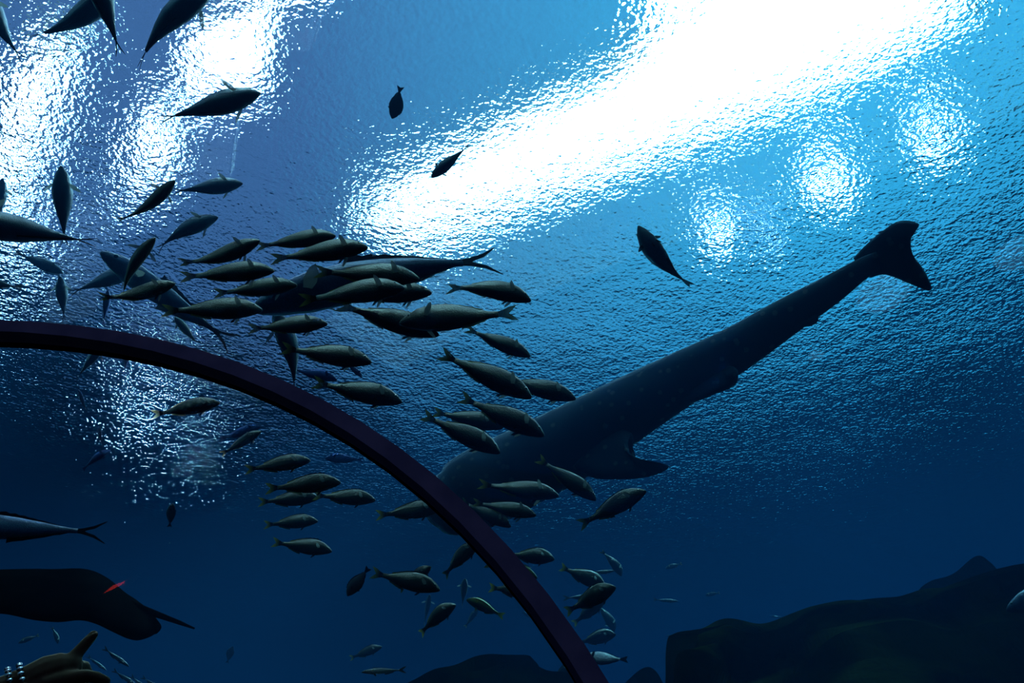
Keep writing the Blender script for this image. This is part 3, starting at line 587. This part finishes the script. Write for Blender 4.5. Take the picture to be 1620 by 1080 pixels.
def rock(label, ridge, seed, near=1.2, far=1.6, name='rock', n_u=9):
    """craggy mass standing on the tank bed; ridge = skyline points (px, py, distance)"""
    Rg = [at(*p) for p in ridge]; Q = [Vector(q) for q in smooth_path([tuple(q) for q in Rg], n_u)]
    a, z = Q[0], Q[-1]; along = Vector((z.x - a.x, z.y - a.y, 0)).normalized(); back = Vector((-along.y, along.x, 0))
    if back.y < 0: back = -back
    prof = [(-near * 1.5, 0), (-near * 1.25, .25), (-near, .5), (-near * .9, .62), (-near * .8, .72), (-near * .65, .80), (-near * .5, .87), (-near * .35, .92), (-near * .2, .96), (-near * .08, .985), (0, 1), (far * .3, .96), (far * .6, .8), (far * .85, .5), (far, 0)]
    V = []; F = []; k = len(prof)
    for i, q in enumerate(Q):
        e = min(i, len(Q) - 1 - i) / 3; e = min(1, .35 + e * .65)
        for j, (dy, hz) in enumerate(prof):
            p = Vector((q.x, q.y, 0)) + back * dy * e; p.z = q.z * hz
            d_ = noise.noise_vector(p * .9 + Vector((seed, 0, 0))) * .28 + noise.noise_vector(p * 2.7 + Vector((0, seed, 0))) * .11
            if abs(dy) < 1e-6: d_ = noise.noise_vector(p * 3.5 + Vector((seed, seed, 0))) * .06; d_.y *= .3; d_.x *= .3
            elif hz == 0: d_ = Vector((d_.x, d_.y, 0))
            elif abs(dy) < .5: d_ = Vector((d_.x, d_.y, min(d_.z, 0) * .5))
            V.append(p + d_)
    for i in range(len(Q) - 1):
        for j in range(k - 1): F.append((i * k + j, i * k + j + 1, (i + 1) * k + j + 1, (i + 1) * k + j))
        F.append((i * k + k - 1, i * k, (i + 1) * k, (i + 1) * k + k - 1))
    F += [tuple(range(k)), tuple(range((len(Q) - 1) * k, len(Q) * k))[::-1]]
    o = fixn(mesh_obj(name, V, F, m_rock)); tag(o, label, 'rock'); return o
rock('long dark algae covered rock ridge at the lower right', [(1046, 1130, 5.6), (1052, 1080, 5.7), (1056, 1012, 5.8), (1068, 999, 5.8), (1100, 990, 5.8), (1150, 982, 5.9), (1205, 983, 5.9), (1250, 972, 6.0), (1300, 956, 6.0), (1350, 945, 6.1), (1430, 946, 6.1), (1500, 930, 6.1), (1570, 911, 6.1), (1620, 902, 6.1), (1720, 890, 6.2), (1830, 930, 6.2)], 3.)
rock('pointed dark boulder on the skyline behind the long rock ridge', [(1440, 990, 7.9), (1452, 944, 7.9), (1474, 922, 7.9), (1508, 905, 7.9), (1545, 882, 7.9), (1566, 890, 7.9), (1585, 908, 7.9), (1610, 930, 7.9), (1640, 990, 7.9)], 9., .5, 1.)
rock('low dark rock mound at the bottom left of the rib foot', [(610, 1110, 8), (640, 1080, 8), (685, 1060, 8), (725, 1050, 8), (768, 1035, 8.1), (800, 1033, 8.1), (836, 1036, 8.1), (850, 1050, 8.1), (885, 1063, 8.2), (915, 1095, 8.1)], 21., .5)
rock('small dark rock between the rib foot and the long ridge', [(975, 1110, 7.2), (990, 1078, 7.2), (1018, 1058, 7.2), (1040, 1064, 7.2), (1062, 1100, 7.2)], 33., .6, 1.)

# ---------------------------------------------------------------- visitor pointing at the ray
M_SKIN = pbr('warm skin', (.07, .045, .035), .7, (.055, .036, .028), 20, spec=.02)
M_COAT = pbr('dark jacket cloth', (.02, .02, .03), .9, (.03, .03, .04), 30, spec=.05)
M_TROUSER = pbr('dark trousers cloth', (.015, .017, .025), .9, spec=.05)
M_HAIR = pbr('dark brown hair', (.012, .008, .006), .6, spec=.1)
M_BEAD = pbr('shiny silver beads', (.25, .25, .28), .25, metal=1.)
M_SHOE = pbr('black shoe leather', (.01, .01, .01), .5)
DH = 1.6
def h(x, y, dz=0): return at(x, y, DH + dz)
def ball_tube(pts, n_=12):                            # tube with rounded ends
    (p0, r0), (p1, r1) = pts[0], pts[1]; (q0, s0), (q1, s1) = pts[-1], pts[-2]
    a = (p0 - p1).normalized(); b_ = (q0 - q1).normalized()
    st = [(p0 + a * r0 * math.sin(t), r0 * math.cos(t)) for t in (1.45, 1.0, .5)]; en = [(q0 + b_ * s0 * math.sin(t), s0 * math.cos(t)) for t in (.5, 1.0, 1.45)]
    return tube(st + list(pts) + en, n_)
def blend(name, tubes, voxel, m, parent, sm=6):
    V, F = [], []
    for v, f in tubes: F += [tuple(i + len(V) for i in q) for q in f]; V += v
    o = fixn(mesh_obj('raw', V, F)); md = o.modifiers.new('r', 'REMESH'); md.mode = 'VOXEL'; md.voxel_size = voxel; md.use_smooth_shade = True
    m2 = o.modifiers.new('s', 'SMOOTH'); m2.iterations = sm; m2.factor = .5
    dg = bpy.context.evaluated_depsgraph_get(); me = bpy.data.meshes.new_from_object(o.evaluated_get(dg)); bpy.data.objects.remove(o)
    me.name = name; me.materials.clear(); me.materials.append(m); o = bpy.data.objects.new(name, me); C.objects.link(o); o.parent = parent; return o
vis = empty('person', (0, 0, 0), 'person at the lower left pointing up with one finger, shiny bracelet on the wrist', 'person')
wr, el, sh = h(22, 1086), Vector((-1.0, 1.16, 1.87)), Vector((-1.12, 1.12, 1.56))
hand = [ball_tube([(wr, .024), (h(45, 1077), .025), (h(75, 1063), .027), (h(100, 1055), .024), (h(112, 1052), .018)]),
        ball_tube([(wr + Vector((0, 0, -.012)), .024), (h(60, 1084), .028), (h(95, 1076), .026), (h(112, 1070, .01), .017)]),
        ball_tube([(h(104, 1054), .0125), (h(113, 1044), .0115), (h(129, 1025, .004), .0098), (h(139, 1014, .006), .009), (h(148, 1004, .008), .0078)]),           # index, stretched out
        ball_tube([(h(108, 1060), .012), (h(121, 1054, .02), .0115), (h(134, 1055, .035), .0105), (h(139, 1066, .03), .0095), (h(128, 1074, .012), .0085)]),       # middle, curled
        ball_tube([(h(106, 1069, .01), .012), (h(119, 1066, .035), .011), (h(131, 1068, .05), .010), (h(134, 1079, .04), .009), (h(122, 1084, .02), .008)]),      # ring, curled
        ball_tube([(h(98, 1080, .02), .011), (h(110, 1080, .045), .010), (h(121, 1083, .055), .009), (h(122, 1092, .045), .008), (h(112, 1095, .03), .007)]),     # little, curled
        ball_tube([(h(70, 1082, -.015), .016), (h(105, 1074, -.02), .0135), (h(135, 1069, -.02), .0105), (h(152, 1071, -.018), .0095), (h(168, 1077, -.016), .0075)])]   # thumb
hand.append(ball_tube([(h(45, 1080), .026), (wr, .024), (wr.lerp(el, .3), .030), (wr.lerp(el, .75), .038), (el, .042), (sh, .055)]))
big = [ball_tube([(Vector((-1.12, 1.12, 1.56)), .06), (Vector((-1.3, 1.1, 1.54)), .075), (Vector((-1.5, 1.06, 1.53)), .06)]),
       ball_tube([(Vector((-1.31, 1.08, 1.50)), .13), (Vector((-1.31, 1.08, 1.25)), .14), (Vector((-1.31, 1.07, 1.0)), .14)]),
       ball_tube([(Vector((-1.31, 1.1, 1.55)), .06), (Vector((-1.31, 1.12, 1.66)), .055)]),
       ball_tube([(Vector((-1.31, 1.13, 1.70)), .075), (Vector((-1.31, 1.14, 1.79)), .088)]),
       ball_tube([(Vector((-1.31, 1.235, 1.735)), .014), (Vector((-1.31, 1.225, 1.77)), .010)])]   # nose
for sg in (-1, 1):
    big.append(ball_tube([(Vector((-1.31 + sg * .09, 1.07, .95)), .095), (Vector((-1.31 + sg * .10, 1.08, .52)), .06), (Vector((-1.31 + sg * .11, 1.05, .12)), .042)]))
    big.append(ball_tube([(Vector((-1.31 + sg * .088, 1.12, 1.72)), .016), (Vector((-1.31 + sg * .092, 1.12, 1.75)), .018)]))   # ear
    big.append(ball_tube([(Vector((-1.31 + sg * .11, 1.05, .08)), .035), (Vector((-1.31 + sg * .12, 1.2, .055)), .032)]))
big.append(ball_tube([(Vector((-1.5, 1.06, 1.52)), .05), (Vector((-1.56, 1.05, 1.22)), .04), (Vector((-1.55, 1.14, .97)), .028)]))
big.append(ball_tube([(Vector((-1.55, 1.15, .95)), .03), (Vector((-1.54, 1.18, .87)), .03)]))
for q in range(4): big.append(ball_tube([(Vector((-1.545, 1.155 + .018 * q, .87)), .011), (Vector((-1.535, 1.16 + .018 * q, .79 + .008 * abs(q - 1.5))), .009)]))
body = blend('body', big, .012, M_SKIN, vis)
arm = blend('arm', hand, .0028, M_SKIN, vis, 4)
bm = bmesh.new(); bm.from_mesh(body.data); bm.from_mesh(arm.data); bm.to_mesh(body.data); bm.free(); bpy.data.objects.remove(arm)
body.data.polygons.foreach_set('use_smooth', [True] * len(body.data.polygons))
V3 = Vector
blend('jacket', [ball_tube([(wr.lerp(el, .45), .046), (el, .056), (sh, .072)]), ball_tube([(V3((-1.1, 1.12, 1.56)), .072), (V3((-1.3, 1.1, 1.54)), .088), (V3((-1.51, 1.06, 1.53)), .072)]),
    ball_tube([(V3((-1.31, 1.08, 1.48)), .15), (V3((-1.31, 1.08, 1.25)), .16), (V3((-1.31, 1.07, .98)), .165)]), ball_tube([(V3((-1.5, 1.06, 1.52)), .066), (V3((-1.56, 1.05, 1.22)), .055), (V3((-1.55, 1.12, 1.02)), .042)])], .014, M_COAT, vis)
blend('trousers', [ball_tube([(V3((-1.31 + g_ * .08, 1.07, .93)), .11), (V3((-1.31 + g_ * .10, 1.08, .52)), .078), (V3((-1.31 + g_ * .11, 1.05, .14)), .062)]) for g_ in (-1, 1)], .014, M_TROUSER, vis)
blend('hair', [ball_tube([(V3((-1.31, 1.085, 1.72)), .098), (V3((-1.31, 1.115, 1.815)), .098)]), ball_tube([(V3((-1.31, 1.06, 1.64)), .08), (V3((-1.31, 1.07, 1.78)), .09)])], .012, M_HAIR, vis)
for g_ in (-1, 1): blend('shoe', [ball_tube([(V3((-1.31 + g_ * .11, 1.02, .062)), .042), (V3((-1.31 + g_ * .12, 1.14, .062)), .042), (V3((-1.31 + g_ * .12, 1.24, .052)), .032)])], .01, M_SHOE, vis)
for g_ in (-1, 1):
    V, F = ball_tube([(V3((-1.31 + g_ * .032, 1.212, 1.765)), .011), (V3((-1.31 + g_ * .034, 1.214, 1.765)), .011)]); fixn(mesh_obj('eye', V, F, EYE_M, vis, True))
br = None; V, F = [], []; ax = (h(45, 1078) - wr).normalized(); u = ax.orthogonal().normalized(); w = ax.cross(u)
for row, off in ((0, -.004), (1, .012)):
    for q in range(18):
        a = 2 * math.pi * q / 18 + row * .17; c = h(22, 1084) + ax * off + (u * math.cos(a) + w * math.sin(a)) * .028
        v, f = ball_tube([(c - ax * .001, .0038), (c + ax * .001, .0038)], 8); F += [tuple(i + len(V) for i in q_) for q_ in f]; V += v
fixn(mesh_obj('bracelet', V, F, M_BEAD, vis, True))
